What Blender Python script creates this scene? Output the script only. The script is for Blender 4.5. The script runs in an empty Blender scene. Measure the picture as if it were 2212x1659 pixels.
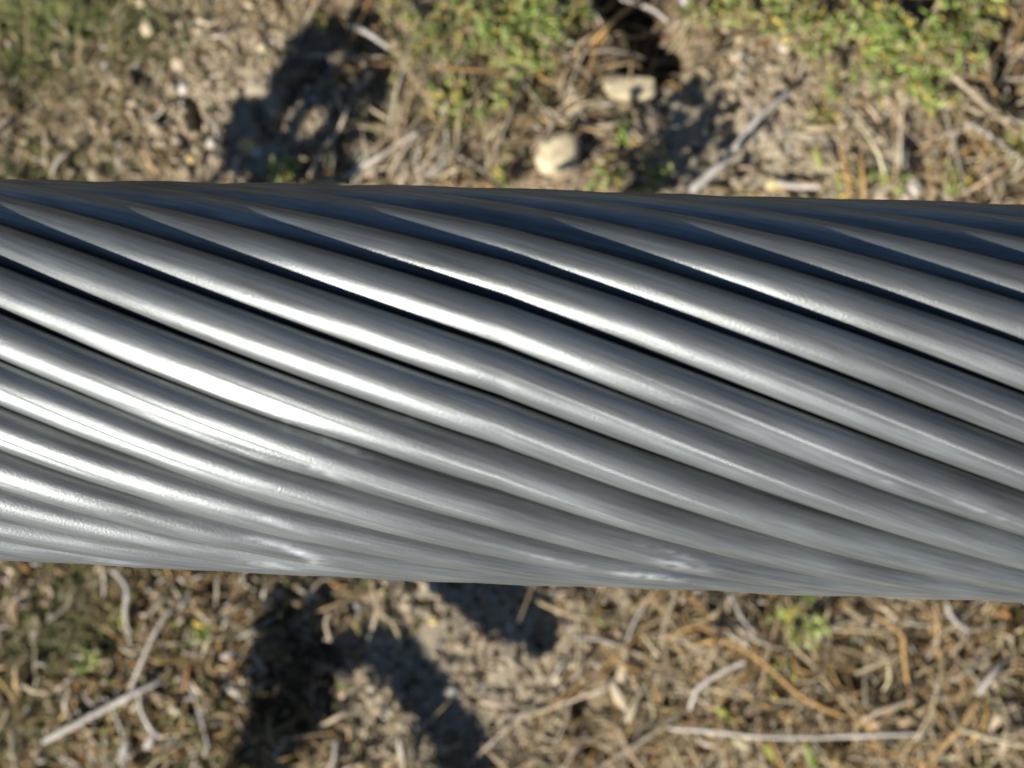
import bpy, math, random
import numpy as np
from mathutils import Vector, Matrix

# ------------------------------------------------------------------ camera, sky, sun
sc = bpy.context.scene
COL = sc.collection
CAMZ = 0.60
TANH = 0.4245                      # half-width of the view at distance 1
cam_d = bpy.data.cameras.new('camera')
cam = bpy.data.objects.new('camera', cam_d); COL.objects.link(cam)
cam.location = (0, 0, CAMZ)
cam_d.sensor_width = 36; cam_d.lens = 18 / TANH
cam_d.clip_start = 0.005; cam_d.clip_end = 500
cam_d.dof.use_dof = True
cam_d.dof.focus_distance = 0.164
PUPIL = 0.00172                    # metres
cam_d.dof.aperture_fstop = (cam_d.lens * 0.001) / PUPIL
cam_d.dof.aperture_blades = 6
sc.camera = cam

S = Vector((-0.565, -0.55, 0.615)).normalized()
elev = math.asin(S.z); azim = math.atan2(S.x, S.y)
w = bpy.data.worlds.new('World'); sc.world = w; w.use_nodes = True
nt = w.node_tree
sky = nt.nodes.new('ShaderNodeTexSky'); sky.sky_type = 'NISHITA'; sky.sun_disc = False
sky.sun_elevation = elev; sky.sun_rotation = azim
sky.altitude = 2500; sky.dust_density = 0.1; sky.ozone_density = 3.0; sky.air_density = 1.0
nt.links.new(sky.outputs[0], nt.nodes['Background'].inputs[0])
nt.nodes['Background'].inputs[1].default_value = 0.05
sun_d = bpy.data.lights.new('sun', 'SUN'); sun_d.energy = 5.0; sun_d.angle = math.radians(0.53)
sun_d.color = (1.0, 0.955, 0.89)
sun = bpy.data.objects.new('sun', sun_d); COL.objects.link(sun)
sun.rotation_euler = S.to_track_quat('Z', 'Y').to_euler()
sc.view_settings.view_transform = 'Standard'; sc.view_settings.look = 'None'
sc.view_settings.exposure = 0.68; sc.view_settings.gamma = 1.0
sc.view_settings.use_curve_mapping = False

rng = np.random.default_rng(7)
R = random.Random(5)

# ------------------------------------------------------------------ helpers
def P(px, py, z=0.0):
    """Where a spot of the place (measured on a 2212 x 1659 survey picture) lies at height z."""
    k = TANH * (CAMZ - z) / 1106.0
    return ((px - 1106) * k, (829.5 - py) * k)

def hash2(ix, iy, seed):
    h = (ix * 374761393 + iy * 668265263 + seed * 974634777) & 0xFFFFFFFF
    h = ((h ^ (h >> 13)) * 1274126177) & 0xFFFFFFFF
    h = h ^ (h >> 16)
    return (h & 0xFFFFFF) / float(0xFFFFFF)

def vnoise(x, y, seed=0):
    x = np.asarray(x, float); y = np.asarray(y, float)
    ix = np.floor(x).astype(np.int64); iy = np.floor(y).astype(np.int64)
    fx = x - ix; fy = y - iy
    fx = fx * fx * (3 - 2 * fx); fy = fy * fy * (3 - 2 * fy)
    a = hash2(ix, iy, seed); b = hash2(ix + 1, iy, seed); c = hash2(ix, iy + 1, seed); d = hash2(ix + 1, iy + 1, seed)
    return (a + (b - a) * fx) * (1 - fy) + (c + (d - c) * fx) * fy

def fbm(x, y, f, octv=4, seed=0, gain=0.5):
    s = 0; a = 1; t = 0
    for o in range(octv):
        s = s + a * (vnoise(x * f, y * f, seed + o * 17) - 0.5); t += a
        a *= gain; f *= 2.03
    return s / t

def seg_dist(x, y, pts):
    """distance from points to a polyline given in survey pixels"""
    best = None
    W = [P(*p) for p in pts]
    for (ax, ay), (bx, by) in zip(W[:-1], W[1:]):
        dx, dy = bx - ax, by - ay
        t = np.clip(((x - ax) * dx + (y - ay) * dy) / (dx * dx + dy * dy + 1e-12), 0, 1)
        d = np.hypot(x - ax - t * dx, y - ay - t * dy)
        best = d if best is None else np.minimum(best, d)
    return best

def blob(x, y, cx, cy, rx, ry, rot=0):
    X, Y = P(cx, cy); k = TANH * CAMZ / 1106
    a = math.radians(rot); u = (x - X) * math.cos(a) + (y - Y) * math.sin(a); v = -(x - X) * math.sin(a) + (y - Y) * math.cos(a)
    return np.exp(-((u / (rx * k)) ** 2 + (v / (ry * k)) ** 2))

# regions of the ground (survey pixels): centre, radii, rotation
CREVICES = [([(560, 235), (585, 285), (640, 190), (690, 140)], 0.0035, 0.007),
            ([(405, 215), (420, 275)], 0.003, 0.008),
            ([(650, 350), (720, 330), (770, 385), (740, 300)], 0.007, 0.010),
            ([(1330, -10), (1390, 40), (1425, 130)], 0.012, 0.022),
            ([(620, 1340), (690, 1430), (680, 1540), (600, 1520)], 0.012, 0.012),
            ([(1240, 1480), (1280, 1600)], 0.006, 0.010),
            ([(960, 1090), (1010, 1240)], 0.004, 0.006),
            ([(2140, 60), (2170, 140), (2190, 230)], 0.010, 0.014)]

def height(x, y):
    x = np.asarray(x, float); y = np.asarray(y, float)
    rr = np.hypot(x, y); near = np.clip(1.6 - rr, 0, 1)
    h = 0.016 * fbm(x, y, 7, 3, 3) + 0.007 * fbm(x, y, 38, 3, 11)
    clayish = np.clip(1.2 * (blob(x, y, 1010, 1430, 240, 250) + blob(x, y, 1640, 310, 220, 110) + 0.6 * blob(x, y, 500, 250, 200, 160)), 0, 1)
    clod = np.abs(fbm(x, y, 120, 3, 23)) * 2
    h = h + near * (1.25 - 0.85 * clayish) * (0.0042 * (0.5 - clod) + 0.0022 * fbm(x, y, 420, 2, 31))
    h = h - 0.0050 * np.clip((vnoise(x * 230, y * 230, 91) - 0.74) * 9, 0, 1) * np.clip(clayish * 1.5, 0, 1)
    for pts, wd, dp in CREVICES:
        d = seg_dist(x + 0.006 * fbm(x, y, 60, 2, 41), y + 0.006 * fbm(x, y, 60, 2, 42), pts)
        h = h - dp * np.clip(1.25 - (d / wd) ** 2, 0, 1)
    h = h + 0.25 * fbm(x, y, 0.35, 3, 51) * np.clip((rr - 1.2) / 6, 0, 1)
    return h

def H(x, y): return float(height(x, y))

def mesh_from(name, V, F, mat=None, smooth=True, cols=None, uvs=None):
    me = bpy.data.meshes.new(name)
    V = np.asarray(V, np.float32); F = np.asarray(F, np.int32)
    n = F.shape[1]
    me.vertices.add(len(V)); me.vertices.foreach_set('co', V.ravel())
    me.loops.add(F.size); me.loops.foreach_set('vertex_index', F.ravel())
    me.polygons.add(len(F)); me.polygons.foreach_set('loop_start', np.arange(0, F.size, n, dtype=np.int32))
    me.polygons.foreach_set('use_smooth', np.full(len(F), smooth, bool))
    if cols is not None:
        a = me.attributes.new('tint', 'FLOAT_COLOR', 'POINT')
        c = np.ones((len(V), 4), np.float32); c[:, :cols.shape[1]] = cols
        a.data.foreach_set('color', c.ravel())
    if uvs is not None:
        u = me.uv_layers.new(name='UVMap'); u.data.foreach_set('uv', np.asarray(uvs, np.float32)[F.ravel()].ravel())
    me.update(calc_edges=True); me.validate()
    if mat: me.materials.append(mat)
    return me

def link(name, me, parent=None, loc=None, **props):
    o = bpy.data.objects.new(name, me); COL.objects.link(o)
    if parent is not None: o.parent = parent
    if loc is not None: o.location = loc
    for k, v in props.items(): o[k] = v
    return o

def empty(name, loc, label, cat, group=None):
    o = bpy.data.objects.new(name, None); COL.objects.link(o); o.location = loc; o.empty_display_size = 0.01
    o['label'] = label; o['category'] = cat
    if group: o['group'] = group
    return o

def tubes(paths, widths, thick=1.0, sides=4, cols=None, taper=None, ups=None):
    """paths (N,K,3), widths (N,), cols (N,3) -> V, F, C : N closed tapered tubes"""
    paths = np.asarray(paths, float); N, K, _ = paths.shape
    T = np.gradient(paths, axis=1); T /= np.linalg.norm(T, axis=2, keepdims=True) + 1e-12
    up = np.zeros_like(T); up[..., 2] = 1
    if ups is not None: up[:] = ups
    side = np.cross(T, up); ln = np.linalg.norm(side, axis=2, keepdims=True)
    alt = np.zeros_like(T); alt[..., 0] = 1
    side = np.where(ln < 0.05, np.cross(T, alt), side); side /= np.linalg.norm(side, axis=2, keepdims=True) + 1e-12
    nor = np.cross(side, T)
    if taper is None: taper = np.linspace(1, 0.35, K)
    wd = np.asarray(widths, float)[:, None] * taper[None, :] * 0.5
    th = wd * (np.asarray(thick, float).reshape(-1, 1) if np.ndim(thick) else thick)
    ang = np.arange(sides) * 2 * math.pi / sides
    V = (paths[:, :, None, :] + side[:, :, None, :] * (wd[:, :, None, None] * np.cos(ang)[None, None, :, None])
         + nor[:, :, None, :] * (th[:, :, None, None] * np.sin(ang)[None, None, :, None]))
    V = V.reshape(-1, 3)
    i = np.arange(N)[:, None, None] * K * sides; k = np.arange(K - 1)[None, :, None] * sides; s = np.arange(sides)[None, None, :]
    a = i + k + s; b = i + k + (s + 1) % sides
    F = np.stack([a, b, b + sides, a + sides], -1).reshape(-1, 4)
    if sides == 4:
        c0 = (np.arange(N) * K * 4)[:, None]
        F = np.concatenate([F, c0 + np.array([[3, 2, 1, 0]]), c0 + (K - 1) * 4 + np.array([[0, 1, 2, 3]])])
    C = None if cols is None else np.repeat(np.asarray(cols, float), K * sides, axis=0)
    return V, F, C

def ribbon_paths(x, y, head, length, curl, lift, tilt, K=6, base=0.0, wob=0.0):
    """strands that start at (x, y) on the ground; curl bends them sideways, lift arches them"""
    N = len(x); t = np.linspace(0, 1, K)[None, :]
    a = head[:, None] + curl[:, None] * (t - 0.5)
    step = length[:, None] / (K - 1)
    dx = np.cos(a) * step; dy = np.sin(a) * step
    X = x[:, None] + np.concatenate([np.zeros((N, 1)), np.cumsum(dx[:, :-1], 1)], 1)
    Y = y[:, None] + np.concatenate([np.zeros((N, 1)), np.cumsum(dy[:, :-1], 1)], 1)
    Z = height(X, Y) + base + lift[:, None] * np.sin(t * math.pi) + tilt[:, None] * t
    if wob: Z = Z + rng.normal(0, wob, Z.shape)
    return np.stack([X, Y, Z], -1)

# ------------------------------------------------------------------ materials
def new_mat(name):
    m = bpy.data.materials.new(name); m.use_nodes = True
    n = m.node_tree.nodes; l = m.node_tree.links
    return m, n, l, n['Principled BSDF']

def N_(n, t, **kw):
    x = n.new(t)
    for k, v in kw.items():
        if k in x.inputs: x.inputs[k].default_value = v
        else: setattr(x, k, v)
    return x

def ramp(n, pts):
    r = n.new('ShaderNodeValToRGB'); e = r.color_ramp.elements
    while len(e) < len(pts): e.new(0.5)
    for q, (p, c) in zip(e, pts): q.position = p; q.color = (c[0], c[1], c[2], 1)
    return r

def tint_mat(name, rough=0.75, transl=0.0, scale=900, var=0.35, bump=0.3):
    m, n, l, b = new_mat(name)
    at = N_(n, 'ShaderNodeAttribute', attribute_name='tint')
    no = N_(n, 'ShaderNodeTexNoise'); no.inputs['Scale'].default_value = scale; no.inputs['Detail'].default_value = 3
    tc = n.new('ShaderNodeNewGeometry'); l.new(tc.outputs['Position'], no.inputs['Vector'])
    mr = N_(n, 'ShaderNodeMapRange'); mr.inputs['From Min'].default_value = 0.3; mr.inputs['From Max'].default_value = 0.7
    mr.inputs['To Min'].default_value = 1 - var; mr.inputs['To Max'].default_value = 1 + var
    l.new(no.outputs['Fac'], mr.inputs['Value'])
    mx = N_(n, 'ShaderNodeVectorMath', operation='SCALE'); l.new(at.outputs['Color'], mx.inputs[0]); l.new(mr.outputs[0], mx.inputs['Scale'])
    l.new(mx.outputs[0], b.inputs['Base Color'])
    b.inputs['Roughness'].default_value = rough; b.inputs['Specular IOR Level'].default_value = 0.35
    if bump:
        bp = N_(n, 'ShaderNodeBump'); bp.inputs['Strength'].default_value = bump; bp.inputs['Distance'].default_value = 0.0005
        l.new(no.outputs['Fac'], bp.inputs['Height']); l.new(bp.outputs[0], b.inputs['Normal'])
    if transl:
        tr = n.new('ShaderNodeBsdfTranslucent'); l.new(mx.outputs[0], tr.inputs['Color'])
        ms = n.new('ShaderNodeMixShader'); ms.inputs[0].default_value = transl
        l.new(b.outputs[0], ms.inputs[1]); l.new(tr.outputs[0], ms.inputs[2])
        l.new(ms.outputs[0], n['Material Output'].inputs['Surface'])
    return m

M_straw = tint_mat('dry_straw', 0.55, 0.08)
M_green = tint_mat('green_leaf', 0.5, 0.25)
M_litter = tint_mat('dead_leaf', 0.7, 0.12)
M_twig = tint_mat('dry_bark', 0.8, 0, 600, 0.45, 0.6)
M_crumb = tint_mat('soil_crumb', 0.95, 0, 700, 0.3, 0.5)
M_stone = tint_mat('limestone', 0.85, 0, 220, 0.28, 0.5)

def soil_material():
    m, n, l, b = new_mat('soil')
    g = n.new('ShaderNodeNewGeometry')
    at = N_(n, 'ShaderNodeAttribute', attribute_name='tint')     # r moss, g dark humus and painted shade, b pale clay
    sp = n.new('ShaderNodeSeparateColor'); l.new(at.outputs['Color'], sp.inputs[0])
    def noise(s, d=5, r=0.6):
        q = n.new('ShaderNodeTexNoise'); q.inputs['Scale'].default_value = s; q.inputs['Detail'].default_value = d
        q.inputs['Roughness'].default_value = r; l.new(g.outputs['Position'], q.inputs['Vector']); return q
    n1 = noise(60); n2 = noise(420, 4); n3 = noise(1500, 3, 0.7)
    soil = ramp(n, [(0.30, (0.105, 0.074, 0.045)), (0.5, (0.215, 0.163, 0.105)), (0.72, (0.35, 0.28, 0.19))])
    l.new(n2.outputs['Fac'], soil.inputs[0])
    clay = ramp(n, [(0.25, (0.27, 0.222, 0.155)), (0.75, (0.43, 0.37, 0.265))]); l.new(n2.outputs['Fac'], clay.inputs[0])
    moss = ramp(n, [(0.35, (0.06, 0.068, 0.022)), (0.7, (0.19, 0.20, 0.075))]); l.new(n3.outputs['Fac'], moss.inputs[0])
    hum_shade = ramp(n, [(0.3, (0.022, 0.016, 0.011)), (0.75, (0.10, 0.07, 0.045))]); l.new(n2.outputs['Fac'], hum_shade.inputs[0])
    def mix(a, c, f):
        q = n.new('ShaderNodeMix'); q.data_type = 'RGBA'
        l.new(f, q.inputs[0]); l.new(a, q.inputs[6]); l.new(c, q.inputs[7]); return q.outputs[2]
    o = mix(soil.outputs[0], clay.outputs[0], sp.outputs[2])
    o = mix(o, hum_shade.outputs[0], sp.outputs[1]); o = mix(o, moss.outputs[0], sp.outputs[0])
    l.new(o, b.inputs['Base Color']); b.inputs['Roughness'].default_value = 0.95; b.inputs['Specular IOR Level'].default_value = 0.15
    ad = N_(n, 'ShaderNodeMath', operation='ADD'); l.new(n2.outputs['Fac'], ad.inputs[0]); l.new(n3.outputs['Fac'], ad.inputs[1])
    bp = n.new('ShaderNodeBump'); bp.inputs['Strength'].default_value = 0.7; bp.inputs['Distance'].default_value = 0.0004
    l.new(ad.outputs[0], bp.inputs['Height']); l.new(bp.outputs[0], b.inputs['Normal'])
    return m
M_soil = soil_material()

def wire_material():
    m, n, l, b = new_mat('weathered_galvanised_steel')
    uv = n.new('ShaderNodeUVMap'); uv.uv_map = 'UVMap'
    def noise(sx, sy, d=3, r=0.6, off=0):
        mp = n.new('ShaderNodeMapping'); mp.inputs['Scale'].default_value = (sx, sy, 1); mp.inputs['Location'].default_value = (off, off, off)
        q = n.new('ShaderNodeTexNoise'); q.inputs['Scale'].default_value = 1; q.inputs['Detail'].default_value = d; q.inputs['Roughness'].default_value = r
        l.new(uv.outputs[0], mp.inputs[0]); l.new(mp.outputs[0], q.inputs['Vector']); return q
    # UV: u = mm along the wire, v = mm round the wire (+40 per wire)
    streak = noise(0.10, 2.2, 4); grain = noise(2.6, 4.2, 3, 0.7, 5); patch = noise(0.05, 0.25, 3, 0.5, 9); fine = noise(4.5, 4.5, 2, 0.6, 3)
    col = ramp(n, [(0.30, (0.115, 0.121, 0.118)), (0.5, (0.208, 0.220, 0.216)), (0.72, (0.335, 0.355, 0.348))])
    a = N_(n, 'ShaderNodeMath', operation='MULTIPLY_ADD'); a.inputs[1].default_value = 0.5
    l.new(streak.outputs['Fac'], a.inputs[0])
    a2 = N_(n, 'ShaderNodeMath', operation='MULTIPLY'); a2.inputs[1].default_value = 0.5; l.new(patch.outputs['Fac'], a2.inputs[0])
    l.new(a2.outputs[0], a.inputs[2]); l.new(a.outputs[0], col.inputs[0])
    l.new(col.outputs[0], b.inputs['Base Color'])
    r = N_(n, 'ShaderNodeMapRange'); r.inputs['From Min'].default_value = 0.3; r.inputs['From Max'].default_value = 0.7
    r.inputs['To Min'].default_value = 0.33; r.inputs['To Max'].default_value = 0.42
    l.new(patch.outputs['Fac'], r.inputs['Value']); l.new(r.outputs[0], b.inputs['Roughness'])
    s1 = N_(n, 'ShaderNodeMath', operation='MULTIPLY_ADD'); s1.inputs[1].default_value = 0.85; l.new(fine.outputs['Fac'], s1.inputs[0]); l.new(grain.outputs['Fac'], s1.inputs[2])
    s2 = N_(n, 'ShaderNodeMath', operation='MULTIPLY_ADD'); s2.inputs[1].default_value = 0.35; l.new(streak.outputs['Fac'], s2.inputs[0]); l.new(s1.outputs[0], s2.inputs[2])
    bp = n.new('ShaderNodeBump'); bp.inputs['Strength'].default_value = 0.38; bp.inputs['Distance'].default_value = 0.00009
    l.new(s2.outputs[0], bp.inputs['Height'])
    df = n.new('ShaderNodeBsdfDiffuse'); df.inputs['Roughness'].default_value = 0.3
    gl = n.new('ShaderNodeBsdfAnisotropic'); gl.distribution = 'BECKMANN'
    sa = N_(n, 'ShaderNodeAttribute', attribute_name='scuff_glint')
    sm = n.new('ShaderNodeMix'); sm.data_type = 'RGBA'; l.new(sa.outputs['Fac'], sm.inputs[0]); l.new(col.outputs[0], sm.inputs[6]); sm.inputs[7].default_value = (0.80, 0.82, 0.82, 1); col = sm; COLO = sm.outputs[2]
    dc = N_(n, 'ShaderNodeVectorMath', operation='SCALE'); dc.inputs['Scale'].default_value = 1.0
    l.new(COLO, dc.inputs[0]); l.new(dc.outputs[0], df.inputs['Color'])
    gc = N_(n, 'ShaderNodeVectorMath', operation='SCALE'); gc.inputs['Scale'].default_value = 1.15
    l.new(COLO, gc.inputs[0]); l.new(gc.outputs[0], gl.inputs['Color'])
    l.new(r.outputs[0], gl.inputs['Roughness']); gl.inputs['Anisotropy'].default_value = 0.35
    tg = n.new('ShaderNodeTangent'); tg.direction_type = 'UV_MAP'; tg.uv_map = 'UVMap'; l.new(tg.outputs[0], gl.inputs['Tangent'])
    l.new(bp.outputs[0], df.inputs['Normal']); l.new(bp.outputs[0], gl.inputs['Normal'])
    g2 = n.new('ShaderNodeBsdfAnisotropic'); g2.distribution = 'MULTI_GGX'; g2.inputs['Roughness'].default_value = 0.58
    l.new(gc.outputs[0], g2.inputs['Color']); l.new(bp.outputs[0], g2.inputs['Normal'])
    m1 = n.new('ShaderNodeMixShader'); m1.inputs[0].default_value = 0.58
    l.new(df.outputs[0], m1.inputs[1]); l.new(g2.outputs[0], m1.inputs[2])
    ms = n.new('ShaderNodeMixShader'); ms.inputs[0].default_value = 0.30
    l.new(m1.outputs[0], ms.inputs[1]); l.new(gl.outputs[0], ms.inputs[2]); l.new(ms.outputs[0], n['Material Output'].inputs['Surface'])
    return m
M_wire = wire_material()

# ------------------------------------------------------------------ the ground sheet
def axis(half_fine, step, far):
    a = list(np.arange(0, half_fine, step)); s = step
    while a[-1] < far: s *= 1.045; a.append(a[-1] + s)
    return np.array([-q for q in a[:0:-1]] + a)
gx = axis(0.31, 0.0011, 90); gy = axis(0.235, 0.0011, 90)
X, Y = np.meshgrid(gx, gy); x = X.ravel(); y = Y.ravel()
wn = fbm(x, y, 45, 4, 61)
moss = 1.3 * blob(x, y, 150, 60, 200, 130) + 0.35 * blob(x, y, 120, 350, 120, 60) + 0.75 * blob(x, y, 430, 1620, 280, 160) + 0.5 * blob(x, y, 60, 1420, 200, 300) + 0.4 * blob(x, y, 1080, 60, 160, 160)
hum_shade = 1.2 * blob(x, y, 2160, 150, 130, 260) + 1.2 * blob(x, y, 2150, 1410, 170, 180, 30) + 0.7 * blob(x, y, 1200, 150, 90, 80) + 1.3 * blob(x, y, 1380, 60, 90, 120) + 0.75 * blob(x, y, 650, 1450, 110, 150) \
    + 0.6 * blob(x, y, 200, 1450, 330, 250) + 1.0 * blob(x, y, 1750, 1530, 520, 240) + 0.4 * blob(x, y, 720, 340, 90, 80)  # dark soil, plus painted shade at the hollows and black shadow
clay = 1.3 * blob(x, y, 1000, 1400, 260, 260) + 1.2 * blob(x, y, 1640, 300, 250, 140) + 0.9 * blob(x, y, 480, 240, 200, 160) + 0.6 * blob(x, y, 650, 290, 150, 100)
outer = np.clip((np.hypot(x, y) - 0.33) / 0.15, 0, 1)
moss = moss + outer * 0.5 * (fbm(x, y, 5, 3, 77) > 0.05); hum_shade = hum_shade + outer * 0.35
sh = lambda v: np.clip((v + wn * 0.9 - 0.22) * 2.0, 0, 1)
cl = sh(clay); C = np.stack([sh(moss) * (1 - cl), sh(hum_shade) * (1 - 0.9 * cl), cl], 1)
nx_, ny_ = len(gx), len(gy)
i = (np.arange(ny_ - 1)[:, None] * nx_ + np.arange(nx_ - 1)[None, :]).ravel()
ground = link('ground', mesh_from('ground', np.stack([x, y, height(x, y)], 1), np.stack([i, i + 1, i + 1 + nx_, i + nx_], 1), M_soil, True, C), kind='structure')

# ------------------------------------------------------------------ the steel cable
NW = 27; RW = 0.00246; RC = 0.02262
LAY = 14.7                          # radians of turn per metre
PH0 = 0.048
def axis_pt(s):
    s = np.asarray(s, float)
    yy = -0.0003 - 0.0336 * s
    zz = 0.4458 - 0.0058 * np.clip(-s / 0.075, 0, 1) ** 2 * (3 - 2 * np.clip(-s / 0.075, 0, 1)) + 0.0006 * np.clip(s / 0.06, 0, 1)
    return np.stack([s, yy, zz], -1)
cable = empty('steel_cable', (0, 0, 0), 'thick grey steel cable of twisted wires crossing the whole view above the ground', 'cable')
fine_s = np.arange(-0.100, 0.0955, 0.0008)
co = []; q = 0.0955; st = 0.0015
while q < 1.6: co.append(q); st = min(st * 1.25, 0.012); q += st
ss = np.array([-v - 0.0045 for v in co[::-1]] + list(fine_s) + co)
NS = 44
psi = np.arange(NS) * 2 * math.pi / NS          # local angle: 0 = outward, +90 = towards larger beta (the upper side of the picture)
Rw = np.random.default_rng(21)
# worn lips on the lower flank of single wires: (survey x start, x end, y at end, height, seed)
A_ = axis_pt(ss)
T_ = np.gradient(A_, axis=0); T_ /= np.linalg.norm(T_, axis=1, keepdims=True)
def beta_of(k, s): return PH0 + 2 * math.pi * k / NW - LAY * s
def frame_pts(beta, rad):
    """points of the cable cross-section at stations ss"""
    U = np.cross(T_, np.array([0, 1.0, 0])); U *= -np.sign(U[:, 2:3]); U /= np.linalg.norm(U, axis=1, keepdims=True)
    U = np.where(U[:, 2:3] < 0, -U, U)           # up (towards the camera)
    W_ = np.cross(U, T_); W_ = np.where(W_[:, 1:2] < 0, -W_, W_)   # +y side
    return A_ + rad * (np.cos(beta)[:, None] * U + np.sin(beta)[:, None] * W_), U, W_
LIPS = [   # x start, x end (survey px), y at mid, height, ragged seed
    (170, 815, 860, 0.20, 1), (230, 770, 960, 0.24, 2), (600, 930, 890, 0.22, 3), (330, 780, 1075, 0.22, 4),
    (300, 730, 1110, 0.20, 5),
    (1000, 2300, 1000, 0.10, 10), (1650, 1930, 1010, 0.16, 11), (60, 330, 800, 0.12, 12)]
lip_of = {k: [] for k in range(NW)}
for (x0, x1, ym, hh, sd) in LIPS:
    xm = 0.5 * (x0 + x1); s_ = (xm - 1106) * TANH / 1106 * 0.134
    yrel = ((829.5 - ym) * TANH / 1106 * 0.136 - (-0.0003 - 0.0336 * s_)) / 0.0235
    bt = math.asin(max(-0.97, min(0.97, yrel)))
    k = min(range(NW), key=lambda k: abs((beta_of(k, s_) - bt - 0.10 + math.pi) % (2 * math.pi) - math.pi))
    if not lip_of[k]: lip_of[k].append(((x0 - 1106) * TANH / 1106 * 0.134, (x1 - 1106) * TANH / 1106 * 0.134, hh, sd))
# scuffs with painted sun glints on the zinc: place, length, width, slope, strength
SCUFF_GLINTS = [(650, 1195, 48, 7, 22, 0.9), (680, 1211, 14, 8, 10, 1.0), (575, 1170, 50, 5, 14, 0.6), (590, 1222, 55, 6, 8, 0.7), (1400, 1245, 65, 6, 6, 0.85), (1350, 1240, 30, 5, 6, 0.7),
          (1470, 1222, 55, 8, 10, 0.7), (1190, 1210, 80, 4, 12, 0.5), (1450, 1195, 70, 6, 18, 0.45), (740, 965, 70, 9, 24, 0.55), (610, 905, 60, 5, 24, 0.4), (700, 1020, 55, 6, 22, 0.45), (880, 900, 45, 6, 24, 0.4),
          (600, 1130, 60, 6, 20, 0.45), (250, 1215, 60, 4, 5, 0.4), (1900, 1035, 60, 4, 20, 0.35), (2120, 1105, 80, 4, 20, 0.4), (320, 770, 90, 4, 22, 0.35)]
for k in range(NW):
    beta = beta_of(k, ss)
    rc = RC + Rw.normal(0, 0.00005) + 0.00004 * np.sin(ss * Rw.uniform(20, 60) + Rw.uniform(0, 6))
    beta = beta + Rw.normal(0, 0.004) + 0.0025 * np.sin(ss * Rw.uniform(20, 50) + Rw.uniform(0, 6))
    c, U, W_ = frame_pts(beta, rc[:, None])
    outw = np.cos(beta)[:, None] * U + np.sin(beta)[:, None] * W_
    tt = np.gradient(c, axis=0); tt /= np.linalg.norm(tt, axis=1, keepdims=True)
    side = np.cross(outw, tt); side /= np.linalg.norm(side, axis=1, keepdims=True)
    tang = -np.sin(beta)[:, None] * U + np.cos(beta)[:, None] * W_
    side = np.where((side * tang).sum(1)[:, None] < 0, -side, side)
    outw = np.cross(tt, side); outw = np.where((outw * (c - A_)).sum(1)[:, None] < 0, -outw, outw)
    rr = np.full((len(ss), NS), RW)
    S2, PS = np.meshgrid(ss, psi, indexing='ij')
    ps = (PS + math.pi) % (2 * math.pi) - math.pi
    # light overall unevenness and slightly flattened crown
    rr = rr * (1 + 0.008 * (vnoise(S2 * 260 + 50 * k, PS * 2.2, 5) - 0.5) + 0.004 * (vnoise(S2 * 900 + 9 * k, PS * 4, 6) - 0.5))
    rr = rr * (1 - 0.020 * np.exp(-(ps / 0.35) ** 2))
    for (s0, s1, hh, sd) in lip_of[k]:
        u = (S2 - s0) / (s1 - s0)
        env = np.clip(u * 3, 0, 1) * np.clip((1 - u) * 3.5, 0, 1) * (0.4 + 0.6 * np.clip(u, 0, 1))
        env = env * (0.9 + 0.2 * vnoise(S2 * 60, S2 * 0 + sd, sd))
        c0 = -0.98
        lp = np.clip((ps - (c0 - 0.75)) / 0.25, 0, 1) * np.clip(((c0 + 0.10 + 0.35 * np.clip(u, 0, 1) + 0.04 * np.sin(S2 * 500)) - ps) / 0.14, 0, 1)
        rr = rr + RW * hh * 0.75 * env * lp
    V = c[:, None, :] + rr[..., None] * (np.cos(PS)[..., None] * outw[:, None, :] + np.sin(PS)[..., None] * side[:, None, :])
    uv = np.stack([S2 * 1050, PS * RW * 1000 + 40 * k], -1).reshape(-1, 2)
    n_s = len(ss)
    a = (np.arange(n_s - 1)[:, None] * NS + np.arange(NS)[None, :]); b = (np.arange(n_s - 1)[:, None] * NS + (np.arange(NS)[None, :] + 1) % NS)
    F = np.stack([a, a + NS, b + NS, b], -1).reshape(-1, 4)
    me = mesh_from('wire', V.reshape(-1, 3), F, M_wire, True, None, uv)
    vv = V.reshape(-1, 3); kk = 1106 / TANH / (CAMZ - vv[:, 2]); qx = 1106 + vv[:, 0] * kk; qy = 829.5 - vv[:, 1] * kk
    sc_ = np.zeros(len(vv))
    for (cx, cy, lx, ly, rot, am) in SCUFF_GLINTS:
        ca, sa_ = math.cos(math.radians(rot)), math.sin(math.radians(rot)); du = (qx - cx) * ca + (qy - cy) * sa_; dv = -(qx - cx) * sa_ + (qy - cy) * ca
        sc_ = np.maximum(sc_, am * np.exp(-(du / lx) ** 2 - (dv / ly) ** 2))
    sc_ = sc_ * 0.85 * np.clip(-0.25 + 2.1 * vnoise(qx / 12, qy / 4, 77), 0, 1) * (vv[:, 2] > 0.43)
    at_ = me.attributes.new('scuff_glint', 'FLOAT', 'POINT'); at_.data.foreach_set('value', sc_.astype(np.float32))
    link('wire', me, cable)
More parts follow.
